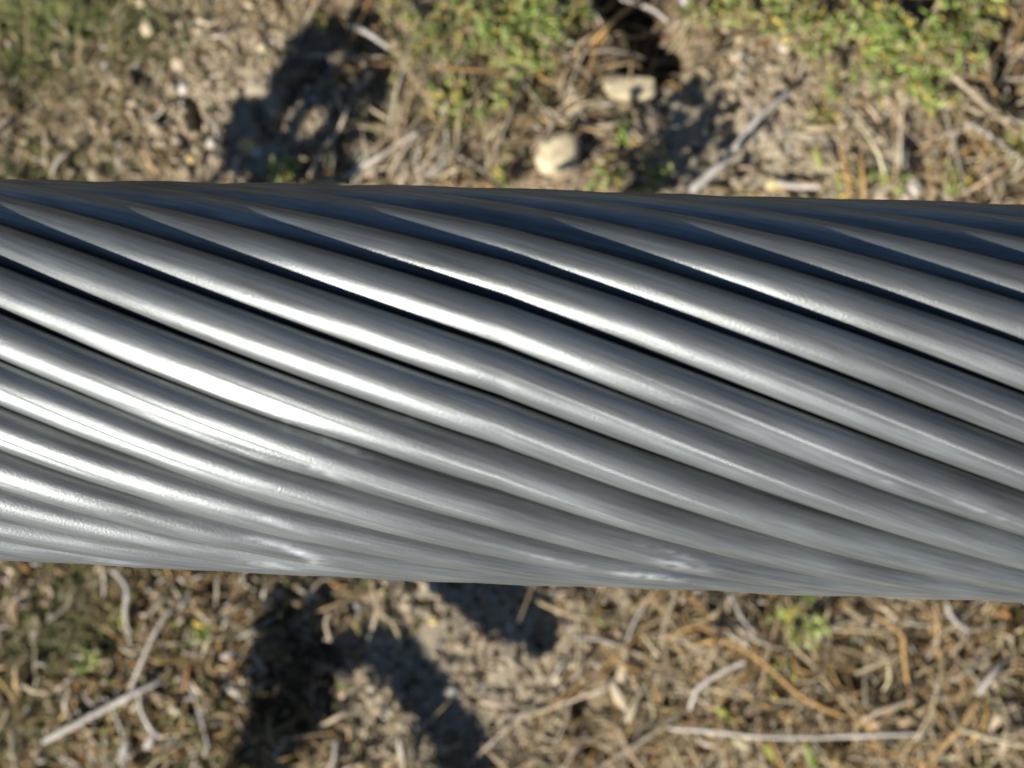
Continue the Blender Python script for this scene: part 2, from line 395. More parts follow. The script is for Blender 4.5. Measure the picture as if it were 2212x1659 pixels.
# the inner strand that the outer wires wrap
sel = np.arange(0, len(ss), 4)
ang = np.arange(24) * 2 * math.pi / 24
_, U, W_ = frame_pts(beta_of(0, ss), RC)
RI = 0.0203
V = (A_[sel][:, None, :] + RI * (np.cos(ang)[None, :, None] * U[sel][:, None, :] + np.sin(ang)[None, :, None] * W_[sel][:, None, :]))
a = (np.arange(len(sel) - 1)[:, None] * 24 + np.arange(24)[None, :]); b = (np.arange(len(sel) - 1)[:, None] * 24 + (np.arange(24)[None, :] + 1) % 24)
M_core, n, l, bb = new_mat('groove_shade_core'); bb.inputs['Base Color'].default_value = (0.05, 0.05, 0.055, 1); bb.inputs['Roughness'].default_value = 0.6; bb.inputs['Metallic'].default_value = 0.5  # core coloured dark to paint the shade in the wire grooves
link('core_strand', mesh_from('core_strand', V.reshape(-1, 3), np.stack([a, a + 24, b + 24, b], -1).reshape(-1, 4), M_core), cable)

# ------------------------------------------------------------------ loose cover of the ground
def scatter(n, dens, seed, ext=(0.36, 0.28)):
    g = np.random.default_rng(seed); outx = []; outy = []; got = 0
    while got < n:
        xx = g.uniform(-ext[0], ext[0], n); yy = g.uniform(-ext[1], ext[1], n)
        keep = g.uniform(0, 1, n) < dens(xx, yy) * np.clip(0.55 + 2.4 * fbm(xx, yy, 24, 2, seed), 0.04, 1.3)
        outx.append(xx[keep]); outy.append(yy[keep]); got += keep.sum()
    return np.concatenate(outx)[:n], np.concatenate(outy)[:n], g

def palette(g, n, cols, wts, jit=0.18):
    cols = np.array(cols); wts = np.array(wts, float); wts /= wts.sum()
    c = cols[g.choice(len(cols), n, p=wts)]
    return np.clip(c * np.exp(g.normal(0, jit, (n, 1))) * np.exp(g.normal(0, 0.025, (n, 3))), 0.005, 0.8)

STRAW = [(0.42, 0.32, 0.18), (0.50, 0.41, 0.26), (0.32, 0.225, 0.11), (0.42, 0.36, 0.26), (0.20, 0.135, 0.065), (0.44, 0.27, 0.09)]
GREY = [(0.36, 0.29, 0.19), (0.48, 0.42, 0.33), (0.25, 0.175, 0.09), (0.13, 0.088, 0.035), (0.38, 0.27, 0.13), (0.15, 0.15, 0.04)]
GREEN = [(0.10, 0.17, 0.035), (0.17, 0.24, 0.05), (0.26, 0.30, 0.08), (0.42, 0.34, 0.07), (0.07, 0.10, 0.02)]

def bare(x, y):
    return 1 - 0.97 * np.clip(1.4 * blob(x, y, 1350, 195, 75, 48) + 1.4 * blob(x, y, 1200, 330, 65, 62) + 0.8 * blob(x, y, 1380, 60, 70, 110) + 0.85 * blob(x, y, 140, 50, 170, 110) + 0.6 * blob(x, y, 2150, 1400, 110, 110) + 1.25 * blob(x, y, 1010, 1440, 250, 260) + 1.1 * blob(x, y, 1640, 310, 210, 110) + 0.8 * blob(x, y, 500, 250, 200, 160) + 0.9 * blob(x, y, 660, 290, 140, 100), 0, 1)

# dry stalk tangle, lower right and right edge
def d_tangle(x, y):
    return bare(x, y) * np.clip(1.0 * blob(x, y, 1800, 1480, 560, 330) + 0.9 * blob(x, y, 2180, 300, 220, 330) + 0.35 * blob(x, y, 1250, 230, 170, 130) + 0.45 * blob(x, y, 860, 330, 160, 120) + 0.5 * blob(x, y, 1350, 1560, 140, 200) + 0.02, 0, 1)
x, y, g = scatter(2400, d_tangle, 101)
n = len(x); L = g.gamma(3.0, 0.009, n) + 0.008
pa = ribbon_paths(x, y, g.uniform(0, 2 * math.pi, n), L, g.normal(0, 0.5, n), np.abs(g.normal(0, 0.007, n)), np.abs(g.normal(0, 0.006, n)), 6, 0.0012, 0.0002)
V, F, C = tubes(pa, g.uniform(0.0008, 0.0023, n), 0.6, 4, palette(g, n, STRAW, [3, 3, 2, 3, 2, 1.2]))
link('dry_grass', mesh_from('dry_grass', V, F, M_straw, True, C), kind='stuff', label='tangle of dry straw coloured grass stalks over the soil')

# fine dry mat, upper left and middle
def d_mat(x, y):
    return bare(x, y) * np.clip(0.9 * blob(x, y, 180, 260, 330, 190) + 0.5 * blob(x, y, 420, 120, 230, 160) + 0.5 * blob(x, y, 950, 200, 160, 220) + 0.35 * blob(x, y, 1950, 330, 300, 120) + 0.5 * blob(x, y, 1500, 60, 300, 110) + 0.05, 0, 1)
x, y, g = scatter(7000, d_mat, 102)
n = len(x); L = g.gamma(2.5, 0.0022, n) + 0.0025
pa = ribbon_paths(x, y, g.normal(0.9, 0.9, n), L, g.normal(0, 0.9, n), np.abs(g.normal(0, 0.0015, n)), np.abs(g.normal(0, 0.002, n)), 5, 0.0004, 0.0001)
V, F, C = tubes(pa, g.uniform(0.0004, 0.0011, n), 0.6, 4, palette(g, n, STRAW + [(0.20, 0.19, 0.07)], [3, 2, 3, 3, 2, 0.5, 1.5]))
link('dry_thatch', mesh_from('dry_thatch', V, F, M_straw, True, C), kind='stuff', label='short dry thatch of straw fibres lying on the soil')

# curled grey leaf litter, lower left
def d_litter(x, y):
    return bare(x, y) * np.clip(1.0 * blob(x, y, 200, 1400, 420, 300) + 0.5 * blob(x, y, 640, 1300, 170, 90) + 0.5 * blob(x, y, 2120, 1430, 170, 220) + 0.35 * blob(x, y, 560, 1600, 200, 100) + 0.3 * blob(x, y, 1200, 120, 120, 120) + 0.06, 0, 1)
x, y, g = scatter(4200, d_litter, 103)
n = len(x); L = g.gamma(3.2, 0.0030, n) + 0.004
pa = ribbon_paths(x, y, g.uniform(0, 2 * math.pi, n), L, g.normal(0, 1.5, n), np.abs(g.normal(0, 0.0035, n)), np.abs(g.normal(0, 0.0035, n)), 6, 0.0008, 0.0002)
V, F, C = tubes(pa, g.uniform(0.0008, 0.0024, n), 0.32, 4, palette(g, n, GREY + [(0.30, 0.16, 0.06)], [2.5, 2.4, 3, 3, 1.5, 2, 1.2], 0.3), np.array([0.35, 0.85, 1, 1, 0.8, 0.25]))
link('leaf_litter', mesh_from('leaf_litter', V, F, M_litter, True, C), kind='stuff', label='curled grey and brown dead leaf litter')

# green moss and short grass
def d_moss(x, y):
    return np.clip(0.95 * blob(x, y, 150, 50, 200, 120) + 0.3 * blob(x, y, 130, 360, 120, 50) + 0.45 * blob(x, y, 420, 1630, 240, 90) + 0.32 * blob(x, y, 120, 1420, 260, 250) + 0.15 * blob(x, y, 470, 1350, 120, 100) + 0.02 + 0.25 * blob(x, y, 1050, 60, 190, 160), 0, 1)
x, y, g = scatter(11000, d_moss, 104)
n = len(x); L = g.uniform(0.002, 0.006, n)
pa = ribbon_paths(x, y, g.uniform(0, 2 * math.pi, n), L, g.normal(0, 0.8, n), np.abs(g.normal(0, 0.001, n)), g.uniform(0.0005, 0.005, n), 4, 0.0)
V, F, C = tubes(pa, g.uniform(0.0005, 0.0012, n), 0.5, 4, palette(g, n, [(0.12, 0.16, 0.045), (0.19, 0.21, 0.075), (0.27, 0.25, 0.11), (0.30, 0.24, 0.14), (0.06, 0.08, 0.025)], [3, 3, 2, 2, 1.5]))
link('moss', mesh_from('moss', V, F, M_green, True, C), kind='stuff', label='olive green moss and fine short grass')

# the same cover goes on around the view
g = np.random.default_rng(300); xx = g.uniform(-0.95, 0.95, 60000); yy = g.uniform(-0.85, 0.85, 60000)
keep = ((np.abs(xx) > 0.35) | (np.abs(yy) > 0.27)) & (g.uniform(0, 1, 60000) < np.clip(0.3 + 2.2 * fbm(xx, yy, 14, 2, 9), 0.03, 1))
x, y = xx[keep][:15000], yy[keep][:15000]; n = len(x)
pa = ribbon_paths(x, y, g.uniform(0, 6.28, n), g.gamma(2.6, 0.006, n) + 0.005, g.normal(0, 0.7, n), np.abs(g.normal(0, 0.004, n)), np.abs(g.normal(0, 0.004, n)), 5, 0.001)
V, F, C = tubes(pa, g.uniform(0.0007, 0.002, n), 0.55, 4, palette(g, n, STRAW + GREY + [(0.2, 0.25, 0.08)], [3, 3, 2, 3, 2, 1, 2, 2, 2, 2, 1, 1, 2]))
link('dry_grass', mesh_from('dry_grass', V, F, M_straw, True, C), kind='stuff', label='dry straw and litter covering the ground around the cable')

# soil crumbs and gravel
phi = (1 + 5 ** 0.5) / 2
ICO = np.array([(-1, phi, 0), (1, phi, 0), (-1, -phi, 0), (1, -phi, 0), (0, -1, phi), (0, 1, phi), (0, -1, -phi), (0, 1, -phi), (phi, 0, -1), (phi, 0, 1), (-phi, 0, -1), (-phi, 0, 1)]) / math.sqrt(1 + phi * phi)
ICF = np.array([(0, 11, 5), (0, 5, 1), (0, 1, 7), (0, 7, 10), (0, 10, 11), (1, 5, 9), (5, 11, 4), (11, 10, 2), (10, 7, 6), (7, 1, 8), (3, 9, 4), (3, 4, 2), (3, 2, 6), (3, 6, 8), (3, 8, 9), (4, 9, 5), (2, 4, 11), (6, 2, 10), (8, 6, 7), (9, 8, 1)])
def d_crumb(x, y):
    return np.clip(0.9 * blob(x, y, 1000, 1400, 260, 280) + 0.8 * blob(x, y, 1650, 300, 280, 160) + 0.7 * blob(x, y, 500, 230, 220, 180) + 0.6 * blob(x, y, 650, 290, 150, 100) + 0.05, 0, 1)
x, y, g = scatter(16000, d_crumb, 105)
n = len(x); sz = g.gamma(2.2, 0.00042, n) + 0.0004 + (g.uniform(0, 1, n) < 0.012) * g.uniform(0, 0.0018, n)
sz = sz * (1 - 0.45 * (1 - bare(x, y)))
V = ICO[None] * sz[:, None, None] * g.uniform(0.6, 1.4, (n, 12, 1)) * g.uniform(0.7, 1.3, (n, 1, 3)) * np.array([1, 1, 0.75])
V = V + np.stack([x, y, height(x, y) + sz * 0.3], -1)[:, None, :]
F = (np.arange(n)[:, None, None] * 12 + ICF[None]).reshape(-1, 3)
C = np.repeat(palette(g, n, [(0.29, 0.225, 0.145), (0.36, 0.295, 0.20), (0.18, 0.13, 0.08), (0.42, 0.34, 0.22), (0.42, 0.40, 0.36)], [4, 4, 1.5, 1.5, 0.5]), 12, axis=0)
link('gravel', mesh_from('gravel', V.reshape(-1, 3), F, M_crumb, True, C), kind='stuff', label='loose crumbs of pale soil and fine gravel')

# ------------------------------------------------------------------ stones
def ico_sphere(sub):
    V = [Vector(v) for v in ICO]; F = [tuple(f) for f in ICF]
    for _ in range(sub):
        mid = {}; nf = []
        def m(a, b):
            k = (min(a, b), max(a, b))
            if k not in mid: V.append(((V[a] + V[b]) / 2).normalized()); mid[k] = len(V) - 1
            return mid[k]
        for a, b, c in F:
            ab, bc, ca = m(a, b), m(b, c), m(c, a); nf += [(a, ab, ca), (b, bc, ab), (c, ca, bc), (ab, bc, ca)]
        F = nf
    return np.array([tuple(v) for v in V]), np.array(F)
SPH, SPF = ico_sphere(3); SPH2, SPF2 = ico_sphere(2)

def stone(px, py, w_, h_, rot, col, label, boxy=0.0, lift=0.35, big=False, name='pebble', cut=None):
    k = TANH * CAMZ / 1106; B, Fc = (SPH, SPF) if big else (SPH2, SPF2)
    V = B.copy(); sd = int(px * 7 + py)
    if boxy: V = np.sign(V) * np.abs(V) ** (1 - boxy * 0.6); V /= np.abs(V).max() ** 0.3
    g = np.random.default_rng(sd)
    for _ in range(7 if big else 4):                     # chipped facets
        d = g.normal(0, 1, 3); d /= np.linalg.norm(d); lim = g.uniform(0.72, 0.92)
        q = V @ d; V = V - np.clip(q - lim, 0, None)[:, None] * d * 0.85
    V = V * (1 + 0.10 * (vnoise(V[:, 0] * 2 + sd, V[:, 1] * 2 + V[:, 2], 3) - 0.5)[:, None] + 0.05 * (vnoise(V[:, 0] * 7 + sd, V[:, 1] * 7 + V[:, 2] * 5, 4) - 0.5)[:, None])
    a, b = w_ * k / 2, h_ * k / 2; c = min(a, b) * 0.8
    V = V * np.array([a, b, c]); r = math.radians(rot)
    V = V @ np.array([[math.cos(r), math.sin(r), 0], [-math.sin(r), math.cos(r), 0], [0, 0, 1]])
    X_, Y_ = P(px, py); z = H(X_, Y_)
    X_, Y_ = P(px, py, z + c)
    cc = np.array(col) * (1 + 0.25 * (vnoise(V[:, 0] * 260, V[:, 1] * 260 + V[:, 2] * 130, sd)[:, None] - 0.5))
    return link(name, mesh_from(name, V, Fc, M_stone, True, cc), None, (X_, Y_, z + c * lift), label=label, category='stone' if name == 'stone' else 'pebble')

CREAM = (0.49, 0.41, 0.26); WHITE = (0.50, 0.46, 0.39); TAN = (0.44, 0.35, 0.24); YEL = (0.55, 0.42, 0.16); PINK = (0.46, 0.35, 0.28)
stone(1360, 190, 112, 58, -4, CREAM, 'oblong cream stone lying level on dark soil beyond the cable', 0.7, 1.25, True, 'stone')
stone(1206, 330, 92, 108, -14, CREAM, 'largest cream stone, rounded with a ridge, close above the cable edge', 0.35, 0.8, True, 'stone')
for a in [(1413, 68, 26, 24, 0, TAN, 'tan pebble beside the dark hollow at the top edge'),
          (533, 316, 50, 34, -25, YEL, 'yellow pebble with a white end near the black shadow'),
          (556, 328, 30, 24, 10, WHITE, 'white chip touching the yellow pebble'),
          (318, 60, 32, 36, 20, CREAM, 'cream pebble at the edge of the olive moss'),
          (386, 133, 36, 34, -40, TAN, 'broken tan pebble below the mossy patch'),
          (392, 187, 34, 30, 0, WHITE, 'whitish pebble in the pale soil left of the shadows'),
          (565, 101, 26, 26, 0, CREAM, 'lone cream pebble left of the forked shadow'),
          (456, 308, 22, 24, 0, WHITE, 'small pale grey pebble left of the yellow one'),
          (458, 346, 20, 28, 0, TAN, 'small upright tan pebble close above the cable'),
          (412, 342, 18, 18, 0, YEL, 'tiny ochre pebble left of the upright tan one'),
          (655, 333, 40, 24, -15, TAN, 'tan pebble half inside the black shadow'),
          (418, 292, 30, 20, 50, CREAM, 'slanting cream pebble below the small dark hollow'),
          (1824, 92, 20, 26, 0, WHITE, 'white pebble left of the leafy green plant'),
          (1591, 120, 30, 24, 0, TAN, 'tan pebble among sparse yellow green sprigs'),
          (1698, 87, 22, 22, 0, YEL, 'yellowish pebble between two green sprigs'),
          (1941, 335, 56, 62, 10, (0.40, 0.38, 0.31), 'large pale grey green stone low at the right'),
          (1978, 404, 34, 40, 0, WHITE, 'white stone touching the view of the cable at the right'),
          (1671, 397, 34, 32, 0, (0.55, 0.47, 0.24), 'round yellow pebble just above the cable'),
          (1956, 208, 24, 22, 0, WHITE, 'white pebble under the leafy plant'),
          (652, 1393, 22, 20, 0, PINK, 'pinkish pebble inside the black shadow below the cable'),
          (590, 1288, 40, 28, 25, PINK, 'pink tan pebble among dead leaves below the cable'),
          (535, 1318, 32, 24, 10, PINK, 'rosy pebble in the grey leaf litter'),
          (937, 1341, 22, 22, 0, YEL, 'ochre pebble on bare clay below the cable'),
          (972, 1496, 34, 26, 20, WHITE, 'white pebble at the edge of the curved shadow'),
          (932, 1270, 28, 26, 0, WHITE, 'white pebble tucked under the lower cable edge'),
          (975, 1420, 16, 18, 0, TAN, 'small tan pebble on clay beside the curved shadow'),
          (1880, 1397, 26, 24, 0, YEL, 'yellow pebble in the dry stalks at the right'),
          (1656, 1524, 34, 30, -20, WHITE, 'white pebble among brown stalks low in the view'),
          (612, 1492, 24, 22, 0, TAN, 'tan pebble deep in the black shadow'),
          (1005, 1380, 20, 16, 0, WHITE, 'tiny white pebble on the grey clay')]:
    stone(*a)
# ------------------------------------------------------------------ stalks and twigs
def smooth_path(pts, K):
    pts = np.array(pts, float); t = np.linspace(0, 1, len(pts)); T = np.linspace(0, 1, K)
    if len(pts) > 2:
        out = []
        n = len(pts) - 1
        for q in T:
            u = q * n; i = min(int(u), n - 1); f = u - i
            p0, p1, p2, p3 = pts[max(i - 1, 0)], pts[i], pts[i + 1], pts[min(i + 2, n)]
            out.append(0.5 * ((2 * p1) + (-p0 + p2) * f + (2 * p0 - 5 * p1 + 4 * p2 - p3) * f * f + (-p0 + 3 * p1 - 3 * p2 + p3) * f ** 3))
        return np.array(out)
    return np.stack([np.interp(T, t, pts[:, j]) for j in range(pts.shape[1])], 1)

def rod(name, world_pts, widths, col, mat, parent=None, sides=8, K=None, knob=0.0, seed=0):
    K = K or max(8, 6 * len(world_pts)); p = smooth_path(world_pts, K)
    g = np.random.default_rng(seed + int(abs(p[0, 0]) * 1e5))
    p = p + np.cumsum(g.normal(0, 0.00010, p.shape), 0)
    w_ = np.interp(np.linspace(0, 1, K), np.linspace(0, 1, len(widths)), widths)
    tp = w_ / w_.max() * (1 + knob * g.uniform(-1, 1, K)); tp[0] *= 0.15; tp[-1] *= 0.12
    org = p[0].copy() if parent is None else np.zeros(3)
    V, F, C = tubes((p - org)[None], [w_.max()], 0.9, sides, np.array([col]), tp)
    C = C * (1 + 0.3 * (np.random.default_rng(seed).uniform(size=(len(C), 1)) - 0.5))
    return link(name, mesh_from(name, V, F, mat, True, C), parent, tuple(org) if parent is None else None)

def on_ground(pts, lifts):
    out = []
    for (px, py), lf in zip(pts, lifts):
        X_, Y_ = P(px, py); z = H(X_, Y_) + lf; X_, Y_ = P(px, py, z); z = H(X_, Y_) + lf
        out.append((X_, Y_, z))
    return out
PX = TANH * CAMZ / 1106
def stalk(pts, w0, w1, col, label, lifts=None, name='dry_stalk', cat='stalk', mat=None, knob=0.08):
    lifts = lifts or [0.003] * len(pts); lifts = [v + 0.001 for v in lifts]
    o = rod(name, on_ground(pts, lifts), [w0 * PX, w1 * PX], col, mat or M_straw, None, 8, None, knob, int(pts[0][0]))
    o['label'] = label; o['category'] = cat; return o
SC = (0.47, 0.38, 0.26); SG = (0.42, 0.38, 0.33); SB = (0.34, 0.24, 0.14); SW = (0.56, 0.50, 0.42); SO = (0.45, 0.27, 0.10)
stalk([(1488, 420), (1580, 330), (1640, 255), (1712, 196)], 22, 9, SG, 'thick grey tapering stalk leaning up and right from behind the cable', [0.006, 0.012, 0.016, 0.012])
stalk([(1952, 55), (2010, 120), (2090, 195), (2175, 265), (2240, 310)], 9, 13, SC, 'long tan stalk crossing down through the leafy green plant', [0.014, 0.018, 0.015, 0.012, 0.008])
stalk([(2085, 262), (2150, 305), (2230, 360)], 9, 11, SW, 'pale straw ending at the right edge above the cable', [0.008, 0.009, 0.008])
stalk([(2060, 215), (2130, 250), (2240, 262)], 7, 7, SC, 'thin tan stalk running almost level into the right edge', [0.006, 0.01, 0.006])
stalk([(1262, 108), (1310, 62), (1372, 2), (1385, -20)], 9, 7, SO, 'orange brown stalk slanting up across the dark hollow', [0.006, 0.012, 0.012, 0.01])
stalk([(1338, -5), (1372, 8), (1412, 28), (1440, 55)], 9, 11, SG, 'curved grey stalk over the dark hollow at the top edge', [0.006, 0.012, 0.013, 0.006])
stalk([(1336, 62), (1360, 78), (1390, 76), (1408, 68)], 10, 7, SC, 'short curved stalk pointing at the tan pebble')
stalk([(1180, 232), (1240, 268), (1310, 272), (1382, 262)], 6, 10, SC, 'sagging straw bow between the two cream stones', [0.003, 0.006, 0.006, 0.003])
stalk([(1225, 250), (1260, 232), (1325, 225)], 9, 8, SG, 'short grey stalk above the sagging straw bow')
stalk([(1130, 272), (1180, 245), (1240, 228), (1262, 215)], 6, 6, SB, 'thin brown stalk left of the oblong stone')
stalk([(668, 385), (700, 325), (730, 270), (762, 222)], 9, 8, SC, 'tan stalk standing over the black hollow', [0.010, 0.016, 0.018, 0.016])
stalk([(740, 388), (800, 350), (850, 318), (905, 285)], 8, 6, SW, 'long pale straw rising right from the cable edge', [0.008, 0.012, 0.014, 0.012])
stalk([(770, 392), (830, 335), (872, 300), (915, 240)], 5, 5, SC, 'thin straw beside the long pale one', [0.008, 0.010, 0.012, 0.010])
stalk([(835, 392), (865, 340), (910, 280), (950, 262)], 7, 4, SC, 'pale straw in the fan of dry blades', [0.006, 0.012, 0.012, 0.008])
stalk([(752, 55), (800, 75), (848, 108)], 16, 9, SG, 'short thick grey stick above the forked shadow', [0.006, 0.008, 0.006])
stalk([(660, 118), (740, 120), (830, 122)], 5, 4, SC, 'hair thin straw lying level across the forked shadow', [0.006, 0.007, 0.006])
stalk([(92, 1605), (150, 1570), (230, 1528), (290, 1495), (348, 1468)], 15, 11, SG, 'grey twig slanting up right across the litter at lower left', [0.010, 0.014, 0.014, 0.014, 0.010], 'twig', 'twig', M_twig)
stalk([(268, 1525), (285, 1480), (320, 1405), (345, 1350), (375, 1308)], 8, 9, SG, 'grey twig crossing the slanting one at lower left', [0.010, 0.012, 0.014, 0.012, 0.010], 'twig', 'twig', M_twig)
stalk([(228, 1502), (255, 1560), (280, 1640), (290, 1680)], 7, 5, SG, 'thin grey twig dropping to the bottom edge at left', [0.010, 0.008, 0.006, 0.004], 'twig', 'twig', M_twig)
stalk([(300, 1490), (305, 1540), (330, 1580), (352, 1592)], 9, 12, SW, 'pale curling stem hooked below the crossed twigs', [0.008, 0.009, 0.006, 0.004])
stalk([(408, 1478), (428, 1530), (452, 1620)], 5, 7, SG, 'grey stem bending beside the curling one', [0.010, 0.008, 0.004])
stalk([(240, 1228), (278, 1270), (272, 1330), (285, 1368)], 15, 7, SG, 'broad pale curved blade below the cable at left', [0.008, 0.012, 0.010, 0.006])
stalk([(714, 1322), (706, 1350), (718, 1385)], 11, 7, SC, 'short bent stalk in front of the black shadow', [0.010, 0.012, 0.010])
stalk([(802, 1262), (812, 1310), (800, 1365)], 6, 7, SC, 'tan stem hanging in front of the black shadow', [0.010, 0.012, 0.010])
stalk([(662, 1300), (678, 1270), (702, 1248)], 8, 6, SC, 'short tan stalk under the lower cable edge', [0.010, 0.012, 0.010])
stalk([(545, 1408), (562, 1430), (578, 1450)], 8, 6, PINK, 'rosy bent stalk in the litter beside the black shadow', [0.006, 0.008, 0.006])
stalk([(690, 1568), (735, 1545), (770, 1520)], 9, 7, SC, 'pale stalk stub pointing up right near the black shadow', [0.008, 0.012, 0.010])
stalk([(862, 1580), (872, 1620), (868, 1680)], 9, 7, SC, 'straw standing at the bottom edge on the clay', [0.006, 0.008, 0.006])
stalk([(725, 1602), (722, 1640), (700, 1680)], 10, 7, SG, 'pale grey stub at the bottom edge left of the clay', [0.008, 0.008, 0.006])
stalk([(1010, 1655), (1085, 1580), (1130, 1553), (1220, 1520), (1312, 1487)], 5, 8, SC, 'long straw slanting up to the pale seed husks', [0.004, 0.008, 0.010, 0.012, 0.014])
stalk([(1440, 1573), (1540, 1582), (1640, 1590), (1800, 1590), (1915, 1586), (2000, 1578)], 8, 10, SW, 'long pale straw lying level near the bottom edge', [0.014, 0.018, 0.02, 0.02, 0.02, 0.016])
stalk([(2070, 1574), (2130, 1590), (2230, 1610)], 8, 9, (0.55, 0.47, 0.30), 'yellowish straw running into the lower right edge', [0.018, 0.02, 0.016])
stalk([(1538, 1358), (1580, 1372), (1618, 1388)], 14, 8, SW, 'white dry stalk piece left of the small green plant', [0.012, 0.014, 0.01])
stalk([(1490, 1532), (1510, 1490), (1555, 1460), (1610, 1430)], 9, 11, SW, 'whitish bent stalk behind the seed husks', [0.012, 0.014, 0.014, 0.012])
stalk([(1440, 1378), (1500, 1352), (1560, 1380)], 8, 6, SO, 'rusty orange dry blade under the lower cable edge', [0.014, 0.018, 0.014])
stalk([(1500, 1395), (1560, 1385), (1620, 1410), (1680, 1460), (1740, 1510), (1870, 1570)], 9, 9, SO, 'long orange brown stalk arching down to the right', [0.012, 0.018, 0.018, 0.016, 0.014, 0.012])
stalk([(1890, 1330), (1945, 1372), (1950, 1420), (1968, 1540)], 8, 7, SO, 'orange stem bending down below the cable at right', [0.016, 0.018, 0.014, 0.01])
stalk([(1850, 1460), (1900, 1435), (1950, 1412)], 6, 6, SC, 'thin straw rising right to the orange stem', [0.012, 0.014, 0.014])
stalk([(1860, 1558), (1912, 1530), (1985, 1512)], 12, 8, SC, 'broad straw above the long level one', [0.016, 0.018, 0.016])
stalk([(1985, 1660), (2040, 1600), (2075, 1570), (2112, 1500)], 8, 7, SO, 'brown stem rising from the bottom edge at the right', [0.012, 0.016, 0.018, 0.016])
stalk([(1335, 1575), (1360, 1620), (1405, 1680)], 10, 13, SB, 'brown stalk running down from the seed husks', [0.016, 0.012, 0.008])
stalk([(1232, 1400), (1210, 1440), (1190, 1480)], 6, 6, SG, 'thin grey stalk at the edge of the clay', [0.006, 0.01, 0.006])
stalk([(1390, 1420), (1300, 1380), (1235, 1375)], 7, 6, SG, 'grey stalk lying left of the rusty blade', [0.008, 0.012, 0.008])
stalk([(1395, 1300), (1370, 1352), (1345, 1420)], 6, 6, SG, 'grey stem hanging under the lower cable edge', [0.008, 0.012, 0.008])
stalk([(2040, 1300), (2062, 1340), (2100, 1368)], 11, 8, SG, 'grey stalk on the dark litter near the right edge', [0.014, 0.016, 0.012])
stalk([(2108, 1500), (2150, 1450), (2185, 1420)], 12, 9, SG, 'pale grey stick on the dark litter at the right edge', [0.014, 0.016, 0.012])
stalk([(1700, 1290), (1660, 1420), (1640, 1560), (1650, 1660)], 8, 6, SB, 'long brown stem dropping from the small green plant', [0.01, 0.014, 0.012, 0.008])
stalk([(1560, 1240), (1600, 1330), (1660, 1400)], 6, 7, SG, 'slim grey stem leaning toward the small green plant', [0.01, 0.014, 0.012])
stalk([(1818, 318), (1832, 380), (1838, 425)], 8, 7, SO, 'orange dry stem at the upper cable edge', [0.008, 0.012, 0.01])
stalk([(1858, 335), (1862, 380), (1868, 430)], 9, 8, SO, 'second orange stem at the upper cable edge, right of the first', [0.008, 0.012, 0.01])
stalk([(1680, 395), (1725, 400), (1768, 396)], 16, 12, SW, 'pale straw piece behind the round yellow pebble', [0.004, 0.005, 0.004])
stalk([(1640, 292), (1720, 290), (1790, 300)], 5, 5, SG, 'thin grey straw lying across the bare soil')

# pale papery husks
def husk(px, py, ang, ln, wd, col, label, lift=0.012, name='seed_husk', cat='seed husk', mat=None):
    X_, Y_ = P(px, py); z = H(X_, Y_) + lift; X_, Y_ = P(px, py, z)
    a = math.radians(ang); t = np.linspace(-0.5, 0.5, 9); L_ = ln * PX
    p = np.stack([t * L_ * math.cos(a), t * L_ * math.sin(a), 0.18 * L_ * (0.25 - t * t)], 1)
    V, F, C = tubes(p[None], [wd * PX], 0.30, 6, np.array([col]), np.array([0.15, 0.55, 0.85, 1, 0.98, 0.85, 0.6, 0.35, 0.08]))
    o = link(name, mesh_from(name, V, F, mat or M_litter, True, C), None, (X_, Y_, z)); o['label'] = label; o['category'] = cat; return o
husk(1345, 1450, 78, 80, 24, (0.52, 0.42, 0.27), 'pale papery seed husk pointing up, left of centre below the cable')
husk(1335, 1500, 118, 78, 26, (0.55, 0.45, 0.30), 'pale seed husk leaning left against the upright one')
husk(1366, 1532, 70, 64, 18, (0.56, 0.46, 0.30), 'small pale seed husk at the head of the brown stalk')
husk(1905, 1550, 38, 74, 22, (0.50, 0.34, 0.18), 'tan seed husk above the long level straw')
husk(1975, 1545, 34, 80, 20, (0.52, 0.38, 0.22), 'tan seed husk right of its twin by the level straw')
husk(2160, 1545, 55, 76, 24, (0.54, 0.42, 0.28), 'broad pale husk near the lower right corner')
husk(2170, 1600, 80, 60, 20, (0.50, 0.40, 0.26), 'upright husk at the lower right edge')
husk(2098, 393, -55, 46, 18, (0.55, 0.42, 0.10), 'bright yellow fallen leaf near the upper cable edge at right', 0.006, 'fallen_leaf', 'leaf', M_green)
husk(1570, 1545, -35, 56, 17, (0.40, 0.42, 0.08), 'yellow green fallen leaf below the cable, right of centre', 0.012, 'fallen_leaf', 'leaf', M_green)
husk(1664, 1626, -62, 50, 17, (0.38, 0.40, 0.06), 'small yellow green leaf with orange tip at the bottom edge', 0.012, 'fallen_leaf', 'leaf', M_green)
husk(1604, 1608, -28, 50, 16, (0.54, 0.48, 0.28), 'pale leaf below the long level straw', 0.012, 'fallen_leaf', 'leaf')
husk(1754, 1640, -68, 80, 20, (0.22, 0.30, 0.06), 'broad green grass blade at the bottom edge', 0.010, 'grass_blade', 'grass blade', M_green)
husk(1806, 1650, 85, 60, 14, (0.44, 0.32, 0.12), 'ochre grass blade at the bottom edge right of the green one', 0.010, 'grass_blade', 'grass blade')
husk(1766, 277, 5, 60, 16, (0.56, 0.44, 0.26), 'pale leaf lying level below the sparse green sprigs', 0.006, 'fallen_leaf', 'leaf')
husk(1768, 345, -72, 60, 18, (0.40, 0.40, 0.12), 'yellow green leaf hanging down on the bare soil', 0.010, 'fallen_leaf', 'leaf', M_green)
husk(870, 1625, -78, 70, 18, (0.56, 0.50, 0.40), 'white papery blade on the clay at the bottom edge', 0.006, 'fallen_leaf', 'leaf')
